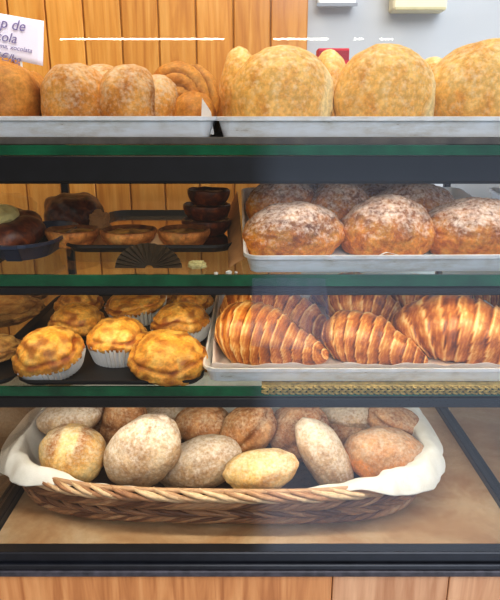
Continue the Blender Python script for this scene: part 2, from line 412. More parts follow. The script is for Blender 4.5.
# ------------------------------------------------------------------ trays
def tray(x0, x1, d0, d1, drop, h, mat, label, group=None, basemat=None, flare=.006, rim=.0045, corner=.012, tilt=0, yaw=0, name='baking_tray', lip=True):
    """open pan: base, four slanted walls, rolled rim; origin at the middle of its front foot"""
    cx = (x0 + x1) / 2; w = (x1 - x0) / 2; l = d1 - d0
    root = empty(name, (cx, Yd(d0), Z(drop)), label, 'tray', group, (tilt, 0, yaw))
    def ring(off, n=6):
        pts = []; r = corner
        for (sx, sy, a0) in ((1, 0, -PI / 2), (1, 1, 0), (-1, 1, PI / 2), (-1, 0, PI)):
            X = sx * (w - flare - r); Y = (l - flare - r) if sy else flare + r
            for k in range(n + 1):
                a = a0 + PI / 2 * k / n; pts.append(Vector((X + math.cos(a) * (r + off), Y + math.sin(a) * (r + off), 0)))
        return pts
    lev = [(0., .0), (flare, h), (flare + .0012, h), (.0012 + flare * .4, .0012)]
    rings = []
    for off, z in lev: rings.append([p + Vector((0, 0, z)) for p in ring(off)])
    n = len(rings[0]); mb = MB(); vs = [v for r in rings for v in r]; fs = []
    # outer wall (rings 0->2), inner wall (1->inner)
    inner = [p + Vector((0, 0, .0016)) for p in ring(-.0014)]
    vs = rings[0] + rings[2] + rings[1] + inner
    for k in range(3):
        for i in range(n): fs.append((k * n + i, k * n + (i + 1) % n, (k + 1) * n + (i + 1) % n, (k + 1) * n + i))
    fs.append(tuple(range(n - 1, -1, -1)))
    mb.add(vs, fs); mb.build('tray_wall', mat, root, smooth=False)
    mb = MB(); mb.add([v + Vector((0, 0, .0001)) for v in inner], [tuple(range(n))]); mb.build('tray_base', basemat or mat, root, smooth=False)
    if rim:
        mb = MB(); pr = [p + Vector((0, 0, h - rim * .5)) for p in ring(flare + .001)]
        prof = [(.0, rim * .6), (rim * .55, rim * .5), (rim * .55, -rim * .6), (0, -rim * .7)]
        vs = []; fs = []
        for off, dz in prof: vs += [p + Vector((0, 0, h - rim * .5 + dz)) for p in ring(flare + .001 + off)]
        for k in range(3):
            for i in range(n): fs.append((k * n + i, k * n + (i + 1) % n, (k + 1) * n + (i + 1) % n, (k + 1) * n + i))
        mb.add(vs, fs); mb.build('tray_rim', mat, root, smooth=False)
    return root
TR1L = tray(-.47 + .05, P(213, 127, .81).x, .812, 1.25, .0214, .0258, M['alu'], 'worn silver baking tray holding the brown folded loaves, top left', 'silver trays')
TR1R = tray(P(218, 127, .81).x, .448, .812, 1.25, .0214, .0255, M['alu'], 'worn silver baking tray holding the pale round breads, top right', 'silver trays')
T2 = math.radians(6.5)
TR2R = tray(P(246, 262, .80).x, .425, .806, 1.22, SH2 - .0012, .0265, M['alu'], 'silver baking tray of sugar dusted buns on the second shelf', 'silver trays', tilt=T2, yaw=math.radians(1.2))
def drop2(d): return SH2 - .003 - (d - .806) * math.tan(T2)
TR3R = tray(P(204, 376, .80).x, .425, .806, 1.26, SH3 - .0036, .0235, M['alu'], 'silver baking tray lined with parchment under the croissants', 'silver trays', corner=.016)
TR2L = tray(P(62, 250, .94).x, P(233, 250, .94).x, .940, 1.325, SH2 - .0005, .013, M['blacktray'], 'shallow black tray with a shiny base carrying three small tarts', 'black trays', M['shine'], rim=.004, corner=.03, flare=.006)
TR2LL = tray(XL + .02 - .0, P(36, 262, .885).x + .02, .868, 1.10, SH2 - .0005, .026, M['bluetray'], 'dark blue grey tray under the big glazed ring pastry', 'black trays', M['blacktray'], corner=.05, flare=.012)
TR3L = tray(P(19, 380, .815).x, P(204, 380, .815).x - .004, .8025, 1.27, SH3 - .0005, .009, M['blacktray'], 'black tray of golden pies on the third shelf', 'black trays', rim=.003, corner=.02, flare=.004)
TR3LL = tray(XL + .013, P(14, 380, .815).x - .002, .8025, 1.25, SH3 - .0005, .009, M['blacktray'], 'black tray at the left end of the third shelf under the flat pale pies', 'black trays', rim=.003, corner=.02, flare=.004)

# ------------------------------------------------------------------ breads
def fit(cx, cy, w, h, d, b):
    """half sizes that show as w x h pixels at distance d with half depth b"""
    k = mpp(cy, d); x, y, z = ray(cx, cy); th = math.atan2(-z, y)
    a = w / 2 * k; c = math.sqrt(max((h / 2 * k) ** 2 - (b * math.sin(th)) ** 2, (h / 2 * k * .55) ** 2)) / max(.8, math.cos(th))
    return a, c
def lump(seed, a, b, c, amp=.05, pw=2.3, flat=0., fn=None, nu=64, nv=44, fine=.012):
    def f(d):
        q = (abs(d.x) ** pw + abs(d.y) ** pw + abs(d.z) ** pw) ** (-1 / pw)
        p = d * q
        r = 1 + amp * nz(d, 1.3, seed) + amp * .6 * nz(d, 3.1, seed + 7) + fine * nz(d, 9, seed + 3)
        p = p * r; t = 0.
        if fn: p, t = fn(p, d)
        if flat and p.z < -flat: p.z = -flat + (p.z + flat) * .04
        return Vector((p.x * a, p.y * b, p.z * c)), t
    mb = MB(); mb.blob(f, nu, nv); return mb
def ellipse_roll(cx, cy, w, h, ang, d, b, mat, label, seed, name='bread_roll', cat='bread roll', group='floured rolls in the basket', yaw=0, fn=None, amp=.07, pw=2.25):
    # w,h are sizes along/across the loaf's own long axis
    a, c = fit(cx, cy, w, h, d, b)
    mb = lump(seed, a, b, c, amp, pw, 0, fn)
    c0 = P(cx, cy, d)
    o = mb.build(name, mat, None, c0, (0, math.radians(ang), math.radians(yaw)))
    return tag(o, label, cat, group)

# --- rolls in the basket
def scar(axis='x', pos=0., wid=.18, t1=-.9):
    def fn(p, d):
        s = p.x - pos + .08 * math.sin(p.z * 5)
        g = math.exp(-(s / wid) ** 2) * sm(-.2, .3, -d.y + d.z * .5)
        return p * (1 - .03 * g), .9 * sm(.2, .32, abs(s)) * sm(.85, .4, abs(s)) * sm(-.1, .5, d.z + .4 * nz(d, 2.5, 3))
    return fn
def crease(slope=.3, off=.1, depth=.09, wid=.12, tone=.9):
    def fn(p, d):
        s = p.z - off - slope * p.x
        g = math.exp(-(s / wid) ** 2) * sm(-.1, .4, -d.y)
        u = sm(.0, .6, s)
        return p * (1 - depth * g), max(0, tone * g * .7 + .25 * u + .3 * nz(p, 2.2, 5))
    return fn
def pointy(k=.25, tonek=.4):
    def fn(p, d):
        s = 1 - k * abs(p.x) ** 3 * .5
        q = Vector((p.x * (1 + .06 * abs(p.x)), p.y * s, p.z * s))
        return q, max(0, tonek * nz(p, 1.8, 2) + .15)
    return fn
def topflour(p, d):
    return p * (1 + .03 * nz(d, 2.5, 8)), max(0, .85 * sm(.25, -.35, d.z + .5 * nz(d, 2.2, 4)) + .35 * nz(p, 3, 6) + .25)
rolls = [
 # cx, cy, w, h, ang, d, b, mat, fn, label
 (73, 454, 66, 58, 0, .945, .045, 'roll_gold', scar(), 'round golden roll with a pale floured stripe at the left front of the basket'),
 (143, 452, 86, 62, -48, .925, .042, 'roll', pointy(), 'large floured oval roll leaning upright beside the striped round roll'),
 (199, 464, 84, 50, -18, .965, .042, 'roll', pointy(), 'pale tan oval roll lying low in the front middle of the basket'),
 (261, 470, 70, 41, -10, .905, .038, 'roll_gold', pointy(.1, .3), 'small smooth pale golden roll by the basket rim, front centre'),
 (324, 455, 84, 44, 60, .945, .042, 'roll', pointy(.2, .2), 'long floured roll slanting down to the right behind the rim'),
 (385, 455, 80, 53, 8, .955, .046, 'roll_orange', topflour, 'brown flour topped roll with an orange base at the right front'),
 (248, 429, 60, 48, -38, 1.010, .042, 'roll_brown', crease(.2, .0), 'tan creased roll tilted upright above the small golden one'),
 (203, 424, 56, 40, -5, 1.040, .045, 'roll_brown', pointy(), 'dark brown roll lying at the back above the tan oval one'),
 (70, 417, 62, 36, -8, 1.050, .048, 'roll', pointy(), 'flat floured roll at the back left above the striped roll'),
 (124, 426, 46, 60, 10, 1.050, .040, 'roll_brown', crease(.1, .2), 'golden brown roll half hidden behind the large upright oval roll'),
 (299, 432, 62, 56, -20, 1.030, .048, 'roll_brown', crease(.3, .1), 'rounded brown roll behind the long slanting roll'),
 (358, 413, 76, 30, 2, 1.110, .048, 'roll', pointy(), 'pale roll at the back right just under the shelf rail'),
 (396, 423, 60, 34, 18, 1.060, .044, 'roll_brown', crease(-.2, .1), 'brown pointed roll at the back right against the cloth'),
 (345, 433, 44, 36, 0, 1.090, .040, 'roll_brown', pointy(), 'shaded brown roll in the gap between the slanting and right front rolls'),
 (168, 414, 50, 26, 0, 1.130, .045, 'roll', pointy(), 'shaded roll at the very back beside the dark brown one'),
 (100, 428, 34, 52, 0, 1.120, .042, 'roll_brown', pointy(), 'shaded brown roll deep behind the striped and upright rolls'),
 (228, 446, 50, 40, 0, 1.090, .05, 'roll_brown', pointy(), 'shaded roll low under the tilted creased roll'),
]
for i, (cx, cy, w, h, ang, d, b, mt, fn, lab) in enumerate(rolls):
    ellipse_roll(cx, cy, w, h, ang, d, b, M[mt], lab, i + 11, fn=fn)

# --- croissants
def croissant(pts, rads, label, seed, nseg=9, zmin=None):
    """pts: three or four (px,py,d) on the spine; rads: radii in metres at 0..1"""
    sp = [P(*p) for p in pts]
    base = sp[len(sp) // 2].copy()
    if zmin is not None: base.z = zmin
    def bez(u):
        n = len(sp) - 1; r = Vector()
        for k, q in enumerate(sp): r += q * (math.comb(n, k) * u ** k * (1 - u) ** (n - k))
        return r
    def rad(u):
        x = u * (len(rads) - 1); k = min(int(x), len(rads) - 2); t = x - k; t = t * t * (3 - 2 * t)
        return rads[k] * (1 - t) + rads[k + 1] * t
    pk = max(range(len(rads)), key=lambda k: rads[k]) / (len(rads) - 1)
    NU, NV = 150, 44; mb = MB()
    def f(u, v):
        u = .5 - .5 * math.cos(PI * u) * .999
        c = bez(u); t = (bez(min(1, u + .01)) - bez(max(0, u - .01))).normalized()
        side = t.cross(Vector((0, 0, 1))).normalized(); up = side.cross(t)
        a = 2 * PI * v
        sk = .10 * math.sin(a * 1 + .6) + .05 * nz((u * 4, math.cos(a), math.sin(a)), 1.2, seed)
        s = (u + sk * .45) * nseg + .25 * nz((u * 3, 0, 0), 2, seed)
        fr = s - math.floor(s)
        if u < pk: fr = 1 - fr
        step = fr                               # 0 at the top of an overlap, 1 just before the next one
        end = math.sqrt(max(0, 1 - abs(2 * u - 1) ** 7))
        r = rad(u) * end * (1 + .10 * (1 - step) ** 1.3 - .03 + .03 * nz((u * 5, math.cos(a) * 1.5, math.sin(a) * 1.5), 1.5, seed))
        p = c + (side * math.cos(a) * 1.02 + up * math.sin(a) * .94) * r
        if zmin is not None and p.z < zmin: p.z = zmin + (p.z - zmin) * .05
        ln = .5 + .5 * math.sin(s * 2 * PI * 3 + 1.5 * nz((u * 5, math.cos(a), 0), 1, seed))
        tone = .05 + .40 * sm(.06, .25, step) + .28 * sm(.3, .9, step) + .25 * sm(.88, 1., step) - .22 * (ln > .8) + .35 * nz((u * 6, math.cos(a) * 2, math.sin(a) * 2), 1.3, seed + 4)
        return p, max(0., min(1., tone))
    mb.surf(NU, NV, f, False, True)
    o = mb.build('croissant', M['croissant'], None, base, world=True)
    return tag(o, label, 'croissant', 'croissants on the parchment')
zc = Z(SH3 - .0075)
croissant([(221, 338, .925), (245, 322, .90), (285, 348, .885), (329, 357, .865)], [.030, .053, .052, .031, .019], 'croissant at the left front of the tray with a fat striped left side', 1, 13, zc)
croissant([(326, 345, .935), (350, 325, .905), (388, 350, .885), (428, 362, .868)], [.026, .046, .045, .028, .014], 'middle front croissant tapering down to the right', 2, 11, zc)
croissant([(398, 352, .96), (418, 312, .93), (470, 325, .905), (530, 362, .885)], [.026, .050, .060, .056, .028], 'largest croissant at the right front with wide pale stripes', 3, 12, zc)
croissant([(222, 318, 1.04), (255, 296, 1.03), (290, 316, 1.02), (330, 338, .99)], [.028, .052, .052, .042, .026], 'croissant behind the left front one, partly under the sheet imitating a reflection', 4, 11, zc)
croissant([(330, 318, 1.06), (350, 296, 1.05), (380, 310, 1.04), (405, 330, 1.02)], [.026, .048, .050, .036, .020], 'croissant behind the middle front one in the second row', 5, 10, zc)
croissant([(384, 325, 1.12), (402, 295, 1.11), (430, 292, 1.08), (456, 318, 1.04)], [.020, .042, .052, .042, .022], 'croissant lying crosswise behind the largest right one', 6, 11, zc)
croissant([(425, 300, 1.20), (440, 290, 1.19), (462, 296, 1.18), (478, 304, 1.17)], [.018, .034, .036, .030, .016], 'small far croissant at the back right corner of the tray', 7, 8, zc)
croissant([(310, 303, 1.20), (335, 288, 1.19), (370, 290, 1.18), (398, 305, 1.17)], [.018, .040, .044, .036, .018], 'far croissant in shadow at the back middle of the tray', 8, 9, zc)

# --- sugared buns, second shelf right
def bun(x0, y0, x1, y1, d, b, label, seed, mat='sugar', name='sugared_bun', cat='bun', group='sugar dusted buns on the second shelf tray', plane=None):
    cx = (x0 + x1) / 2; cy = (y0 + y1) / 2
    pl = plane if plane is not None else drop2(d)
    ztop = P(cx, y0, d + b * .25).z; zb = Z(pl) + .0005
    c = (ztop - zb) / 1.55; a = (x1 - x0) / 2 * mpp(cy, d)
    def fn(p, dd):
        h = .02 * nz(dd, 16, seed) + .018 * nz(dd, 30, seed + 1)
        return p * (1 + h), sm(-.1, .75, p.z + .25 * nz(p, 2.5, seed)) * .85 + .3 * nz(p, 6, seed)
    mb = lump(seed, a * 1.04, b, c, .10, 2.0, .55, fn, 110, 76, .02)
    o = mb.build(name, M[mat], None, (P(cx, cy, d).x, Yd(d), zb + .55 * c + c * .03), (T2, 0, 0))
    return tag(o, label, cat, group)
bun(245, 203, 341, 253, .885, .062, 'sugar dusted bun at the left front of the second shelf tray', 21)
bun(342, 196, 433, 251, .890, .060, 'golden sugared bun in the middle front beside the left one', 22)
bun(426, 200, 530, 253, .890, .064, 'large sugared bun cut off by the right edge of the photo', 23)
bun(248, 178, 318, 225, 1.030, .060, 'shaded sugared bun behind the left front one', 24)
bun(306, 182, 370, 230, 1.010, .055, 'greyish sugar coated bun behind the gap of the front buns', 25)
bun(372, 183, 455, 225, 1.030, .060, 'heavily sugared bun in the second row towards the right', 26)
bun(445, 203, 520, 232, 1.030, .055, 'sugared bun behind the large right one', 27)
bun(262, 176, 350, 210, 1.150, .055, 'dark shaded bun at the back of the sugared rows', 28)
bun(350, 178, 420, 205, 1.150, .050, 'brown sugared bun at the back middle near the white wall', 29)

# --- top shelf
zt = Z(.0214) + .0018
def topbread(x0, y0, x1, d, b, mat, label, seed, fn=None, yaw=0, amp=.05, pw=2.02, name='round_bread', group=None, cat='bread'):
    cx = (x0 + x1) / 2; ztop = P(cx, y0, d).z
    c = (ztop - zt) / 1.62; a = (x1 - x0) / 2 * mpp(85, d)
    mb = lump(seed, a, b, c, amp, pw, .62, fn, 96, 64)
    o = mb.build(name, M[mat], None, (P(cx, 90, d).x, Yd(d), zt + .62 * c + .03 * c), (0, 0, math.radians(yaw)))
    return tag(o, label, cat, group)
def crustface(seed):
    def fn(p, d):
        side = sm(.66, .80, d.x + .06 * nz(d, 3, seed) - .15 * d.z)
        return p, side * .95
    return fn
gr = 'pale round breads on the top tray'
topbread(229, 48, 334, .912, .062, 'round', 'round floured golden bread at the left of the right top tray', 31, crustface(31), group=gr)
topbread(333, 45, 435, .912, .060, 'round', 'middle round floured bread with a pale right side', 32, crustface(32), group=gr)
topbread(424, 41, 560, .916, .065, 'round', 'largest round bread cut off at the right edge', 33, crustface(33), group=gr)
topbread(219, 49, 262, 1.00, .045, 'round', 'pale yellow bread peeking out left behind the first round bread', 34, crustface(34), group=gr)
topbread(240, 50, 300, 1.09, .05, 'round', 'pale bread hidden behind the first round bread', 37, crustface(37), group=gr)
topbread(308, 52, 350, 1.04, .05, 'round', 'pale bread seen in the gap between the first two round breads', 35, crustface(35), group=gr)
topbread(405, 58, 455, 1.04, .05, 'round', 'pale bread seen in the gap before the largest round bread', 36, crustface(36), group=gr)

def folded(parts, mat, label, seed, name='folded_loaf', group='brown folded loaves on the top tray'):
    """one loaf made of overlapping lobes: (x0,y0,x1,d,b,lean,fnkind)"""
    mb = MB(); base = None
    for k, (x0, y0, x1, d, b, lean, kind) in enumerate(parts):
        cx = (x0 + x1) / 2; ztop = P(cx, y0, d).z; c = (ztop - zt) / 1.62; a = (x1 - x0) / 2 * mpp(85, d)
        def fn(p, dd, kind=kind, a=a):
            t = .0
            if kind == 'spiral':
                rr = math.hypot(p.x * 1.05 + .15, p.z - .05); an = math.atan2(p.z, p.x)
                s = rr * 3.1 - an * .42; fr = s - math.floor(s)
                g = math.exp(-((fr - .5) / .13) ** 2) * sm(.25, -.2, dd.y)
                return p * (1 - .10 * g), max(0, g * .8 + .2 * nz(p, 2, seed))
            if kind == 'lobe':
                s = p.x + .25 * p.z; fr = s * 1.5 - math.floor(s * 1.5)
                g = math.exp(-((fr - .5) / .1) ** 2) * .25
                return p * (1 - .03 * g), max(0, g * .7 + .25 * nz(p, 2, seed) + .75 * sm(.80, 1.02, abs(p.x)))
            return p, max(0, .3 * nz(p, 1.5, seed) + .7 * sm(.80, 1.02, abs(p.x)))
        q = lump(seed + k, a, b, c, .06, 2.35, .62, fn, 80, 56)
        L = Vector((P(cx, 90, d).x, Yd(d), zt + .64 * c))
        R = Matrix.Rotation(math.radians(lean), 3, 'Z')
        q.v = [R @ v + L for v in q.v]
        if base is None: base = Vector((L.x, L.y, zt))
        mb.add(q.v, q.f, q.t)
    o = mb.build(name, M[mat], None, base, world=True)
    return tag(o, label, 'bread', group)
folded([(-45, 61, 41, .885, .06, 0, 'plain'), (10, 72, 50, .93, .05, 0, 'spiral')], 'brown', 'glossy brown loaf at the left edge under the paper sign', 41)
folded([(42, 65, 112, .885, .058, 0, 'plain'), (101, 66, 160, .880, .055, -8, 'lobe'), (134, 76, 184, .905, .05, -10, 'lobe'), (70, 66, 140, .93, .05, 0, 'plain')], 'dusted', 'flour dusted loaf folded into two lobes in the middle of the left top tray', 43)
folded([(146, 63, 221, .945, .058, 10, 'spiral'), (170, 92, 216, .90, .04, 0, 'lobe')], 'brown', 'coiled loaf with a curled fold at the right of the left top tray', 47)

# --- pies on the third shelf
def pie(x0, y0, x1, y1, label, seed, cup=True, tilt=0, roll=0, d=None, mat='pie', group='golden pies on the black tray', cuph=.024, yaw=0, kscale=1.0):
    pl = SH3 - .0025
    cx = (x0 + x1) / 2
    k0 = mpp(y1, dist(y1, pl)); a = (x1 - x0) / 2 * k0 * 1.04
    dd = d or (dist(y1, pl) + a * .78)
    a = (x1 - x0) / 2 * mpp((y0 + y1) / 2, dd)
    ztop = P(cx, y0, dd + a * .15).z; zb = Z(pl)
    H = max(ztop - zb, .03)
    root = empty('pie', (P(cx, (y0 + y1) / 2, dd).x, Yd(dd), zb), label, 'pie', group, (math.radians(tilt), math.radians(roll), math.radians(yaw)))
    rb = a * (.78 if cup else .8)
    ch = cuph if cup else .006
    if cup:
        mb = MB(); n = 44
        def f(u, v):
            z = ch * u; r = rb + (a * .97 - rb) * u ** .8; w = .0022 * (1 if int(round(v * 2 * n)) % 2 else -1) * (.5 + .6 * u)
            an = 2 * PI * v; return Vector(((r + w) * math.cos(an), (r + w) * math.sin(an), z + (.0012 * nz((math.cos(an), math.sin(an), 0), 2, seed) if u > .5 else 0)))
        mb.surf(6, 2 * n, f, False, True)
        c0 = len(mb.v); mb.v.append(Vector((0, 0, .0003))); mb.t.append(0)
        for j in range(2 * n): mb.f.append(((j + 1) % (2 * n), j, c0))
        cupo = mb.build('paper_cup', M['cup'], root, smooth=False)
        so = cupo.modifiers.new('thick', 'SOLIDIFY'); so.thickness = .0006
    zc0 = ch * .9 if cup else a * .30; top = H - zc0
    def fn(p):
        z = p.z; an = math.atan2(p.y, p.x)
        wav = .10 * math.sin(an * 2 + seed) + .06 * math.sin(an * 5 + seed * 2)
        lid = .42 + wav
        r = 1.
        ledge = math.exp(-((z - lid) / .055) ** 2)
        r -= .10 * ledge
        r -= .06 * sm(lid - .02, lid + .08, z) * sm(1, .6, z)
        rr = math.hypot(p.x, p.y)
        cr = sm(.84, .96, rr) * sm(.35, .05, abs(z))
        r += .018 * cr * math.sin(an * 22)
        r += .07 * nz(p, 2.6, seed) + .05 * (.3 - abs(nz(p, 5.5, seed + 5))) + .03 * nz(p, 11, seed)
        tone = .85 * ledge * sm(-.3, .4, nz(p, 2.2, seed + 2) + .25) + .75 * sm(-.05, .5, nz(p, 3.2, seed + 9)) + .3 * sm(.1, -.4, z)
        return p * r, max(0, min(1, tone))
    def f(d_):
        q = (abs(d_.x) ** 2.4 + abs(d_.y) ** 2.4 + abs(d_.z) ** 2.4) ** (-1 / 2.4)
        p, t = fn(d_ * q)
        zz = p.z * top if p.z > 0 else p.z * zc0 * .8
        rs = .97 - .20 * sm(.15, -.6, p.z) if cup else 1.
        return Vector((p.x * a * rs, p.y * a * rs, zc0 + zz)), t
    mb = MB(); mb.blob(f, 96, 60); mb.build('pastry', M[mat], root)
    return root
pie(18, 328, 88, 381, 'golden pie in a white fluted cup at the left front, tipped forward', 51, tilt=9, roll=-9)
pie(88, 318, 150, 368, 'golden pie in a white fluted cup, middle of the front', 52, cuph=.033)
pie(130, 333, 206, 382, 'pie without a paper cup at the right front, browned edge', 53, cup=False, tilt=12, roll=6)
pie(108, 292, 169, 326, 'pie in a white fluted cup at the back above the middle one', 54, cuph=.036, tilt=8, roll=-6)
pie(152, 303, 212, 347, 'pie in a paper cup behind the uncupped pie beside the croissant tray', 55, cuph=.030, roll=-5)
pie(50, 304, 104, 340, 'cupless golden pie behind the left front cup', 56, cup=False)
pie(56, 290, 102, 318, 'pie at the back left in the second to last row', 57, cup=False)
pie(172, 288, 214, 318, 'pie at the back right corner of the black tray', 58, cuph=.02)
pie(150, 283, 180, 310, 'shaded pie at the very back of the black tray', 59, cup=False)
pie(-44, 300, 41, 333, 'large flat pale pie at the left edge of the third shelf', 60, cup=False, mat='pie_pale', group='flat pies at the left end')
pie(-30, 335, 20, 366, 'small pale pie cut off by the left edge in front of the large flat one', 61, cup=False, mat='pie_pale', group='flat pies at the left end')
pie(5, 287, 46, 306, 'dark flat pie in shadow at the back left of the third shelf', 62, cup=False, mat='pie_pale', group='flat pies at the left end')

# --- tarts, second shelf left
def tart(x0, y0, x1, y1, label, seed, shell='tart', fill='custard', group='small tarts on the second shelf', lift=0., d=None):
    pl = SH2 - .0026 - lift
    cx = (x0 + x1) / 2
    dd = d or dist(y1, pl) + .025
    a = (x1 - x0) / 2 * mpp((y0 + y1) / 2, dd); H = .028
    root = empty('tart', (P(cx, (y0 + y1) / 2, dd).x, Yd(dd), Z(pl)), label, 'tart', group)
    mb = MB()
    prof = [(.0, .0), (.68, .0), (.74, .06), (.93, .42), (1.0, .75), (1.0, .95), (.94, 1.02), (.88, .86), (.80, .72)]
    def f(u, v):
        x = u * (len(prof) - 1); k = min(int(x), len(prof) - 2); t = x - k
        r = prof[k][0] * (1 - t) + prof[k + 1][0] * t; z = prof[k][1] * (1 - t) + prof[k + 1][1] * t
        an = 2 * PI * v; r *= 1 + .03 * nz((math.cos(an) * 2, math.sin(an) * 2, u), 1.4, seed); z += .14 * u * nz((math.cos(an), math.sin(an), 0), 1.6, seed)
        return Vector((a * r * math.cos(an), a * r * math.sin(an), H * z)), (.1 if u < .45 else .75 * sm(.5, .75, u)) + .5 * max(0, nz((math.cos(an), math.sin(an), u), 2.5, seed))
    mb.surf(26, 56, f, False, True); mb.build('pastry_shell', M[shell], root)
    mb = MB()
    def g(d_):
        return Vector((d_.x * a * .86, d_.y * a * .86, H * (.74 + .10 * d_.z + .12 * nz(d_, 2.3, seed) * (1 if d_.z > 0 else 0)))), max(0, .5 * nz(d_, 3, seed) + .3)
    mb.blob(g, 40, 20); mb.build('filling', M[fill], root)
    return root
tart(47, 223, 99, 248, 'leftmost of the three small tarts, beside the ring pastry', 71)
tart(101, 224, 157, 248, 'middle one of the three small tarts in the front row', 72)
tart(158, 223, 210, 248, 'rightmost of the three small tarts in the front row', 73)
for k, (x0, y0, x1, y1, L, d) in enumerate([(182, 232, 231, 250, 0., 1.10), (184, 220, 231, 240, .027, 1.10), (188, 206, 230, 224, .054, 1.10)]):
    tart(x0, y0, x1, y1, ['dark tart at the bottom of the stack in the tray corner', 'dark tart in the middle of the corner stack', 'dark tart on top of the corner stack'][k], 75 + k, 'choc', 'choc', 'dark tarts stacked in the tray corner', lift=L, d=d)

# ring pastry with pale cream centre
def ring_pastry():
    d = .985; c = P(-6, 225, d); zb = Z(SH2 - .003); R = .052; r0 = .031
    root = empty('ring_pastry', (c.x, c.y, zb), 'big dark glazed ring pastry with a pale cream centre at the left edge', 'pastry', rot=(math.radians(8), 0, 0))
    mb = MB()
    def f(u, v):
        an = 2 * PI * u; a = 2 * PI * v; n = nz((math.cos(an) * 2, math.sin(an) * 2, a * .3), 1.4, 3)
        r = r0 * (1 + .12 * n + .05 * math.sin(an * 9 + 2 * math.sin(a)))
        q = R + r * math.cos(a) * .98; z = r * math.sin(a) * .80 + r0 * .8
        return Vector((q * math.cos(an), q * math.sin(an), max(0.0005, z))), max(0, .5 * n + .2 + .3 * math.sin(a))
    mb.surf(110, 40, f, True, True); mb.build('glazed_ring', M['choc'], root)
    mb = MB()
    def g(d_):
        return Vector((d_.x * .044, d_.y * .044, (.052) + d_.z * .014 + .006 * nz(d_, 3, 2))), 0.
    mb.blob(g, 40, 24); mb.build('cream_centre', M['cream'], root)
ring_pastry()
# dark brioche behind
def dark_loaf(x0, y0, x1, y1, d, b, label, seed, yaw=0):
    cx = (x0 + x1) / 2; zb = Z(SH2 - .0045); ztop = P(cx, y0, d).z; c = (ztop - zb) / 1.6; a = (x1 - x0) / 2 * mpp(y0, d)
    def fn(p, dd): return p * (1 + .04 * math.sin(p.x * 9 + p.z * 4)), .4 + .5 * nz(p, 2, seed)
    mb = lump(seed, a, b, c, .10, 2.3, .6, fn, 72, 50)
    o = mb.build('dark_loaf', M['choc'], None, (P(cx, y0, d).x, Yd(d), zb + .62 * c), (0, 0, math.radians(yaw)))
    tag(o, label, 'bread', None)
dark_loaf(42, 194, 101, 240, 1.20, .06, 'nearly black glazed loaf behind the leftmost small tart', 81, 15)

# crumpled napkin between loaf and tray
def crumple(cx, cy, d, a, c, mat, name, label, cat, seed, zb, b=None):
    b = b or a
    def f(d_):
        q = 1 + .35 * nz(d_, 2.2, seed) + .15 * nz(d_, 6, seed)
        return Vector((d_.x * a * q, d_.y * b * q, max(-c * .6, d_.z * c * q))), 0.
    mb = MB(); mb.blob(f, 36, 24)
    o = mb.build(name, mat, None, (P(cx, cy, d).x, Yd(d), zb + c * .6), smooth=False)
    return tag(o, label, cat)
crumple(99, 214, 1.13, .020, .022, M['kraft'], 'crumpled_paper', 'crumpled brown paper scrap between the black loaf and the tray', 'paper', 3, Z(SH2 - .003), .012)
crumple(197, 262, dist(268, SH2) + .0, .013, .007, M['cream'], 'cream_lump', 'small pale cream lump lying on the second glass shelf', 'crumb', 5, Z(SH2), .009)
for k, (x, y) in enumerate([(204, 276.5), (215, 277.5), (226, 277)]):
    pass
for k, (x, y, s) in enumerate([(216, 275, .0030), (229, 275, .0040), (236, 274, .0022)]):
    o = crumple(x, y, .803 + .004 * k, s, s * .7, M['paper'], 'crumb', ['white crumb on the second shelf edge, left of the pair', 'larger white crumb on the second shelf edge near the silver tray', 'tiny white crumb on the second shelf edge touching the tray side'][k], 'crumb', 8 + k, Z(SH2), s)
# small folded price card standing between tarts
mb = MB(); c = P(155, 240, 1.0); s = mpp(240, 1.0)
base = Vector((c.x, Yd(.985), Z(SH2 - .0026)))
z1 = P(155, 233, .99).z
mb.add([base + Vector((-9 * s, 0, .002)), base + Vector((10 * s, .004, .002)), Vector((base.x + 1 * s, base.y + .008, base.z + .026)), base + Vector((0, .02, .002))],
       [(0, 1, 2), (1, 3, 2), (3, 0, 2), (0, 3, 1)])
tag(mb.build('paper_triangle', plain('tan_paper', S(214, 176, 128), .7), None, base, smooth=False, world=True), 'small tan paper triangle standing between the middle and right small tarts', 'paper')
# ribbed fan shaped paper lying on the shelf
def fan():
    d0 = dist(276, SH2) + .022; c = P(148, 270, d0); c.z = Z(SH2) + .001
    mb = MB(); n = 15
    s = mpp(262, d0)
    def f(u, v):
        an = PI * (.02 + .96 * u); rr = 34 * s * (.12 + .88 * v) ; k = (1 if int(round(u * 2 * n)) % 2 else -1)
        return Vector((-math.cos(an) * rr, .010 - .004 * v, math.sin(an) * rr * .78 + .002)) + Vector((0, k * .0022 * v, 0))
    mb.surf(2 * n + 1, 8, f)
    o = mb.build('pleated_paper', plain('dark_pleated_paper', S(80, 62, 40), .6, 0, .3, 30), None, c, smooth=False)
    o.modifiers.new('thick', 'SOLIDIFY').thickness = .0006
    tag(o, 'dark pleated paper fan standing on the second shelf below the middle tart', 'paper')
fan()

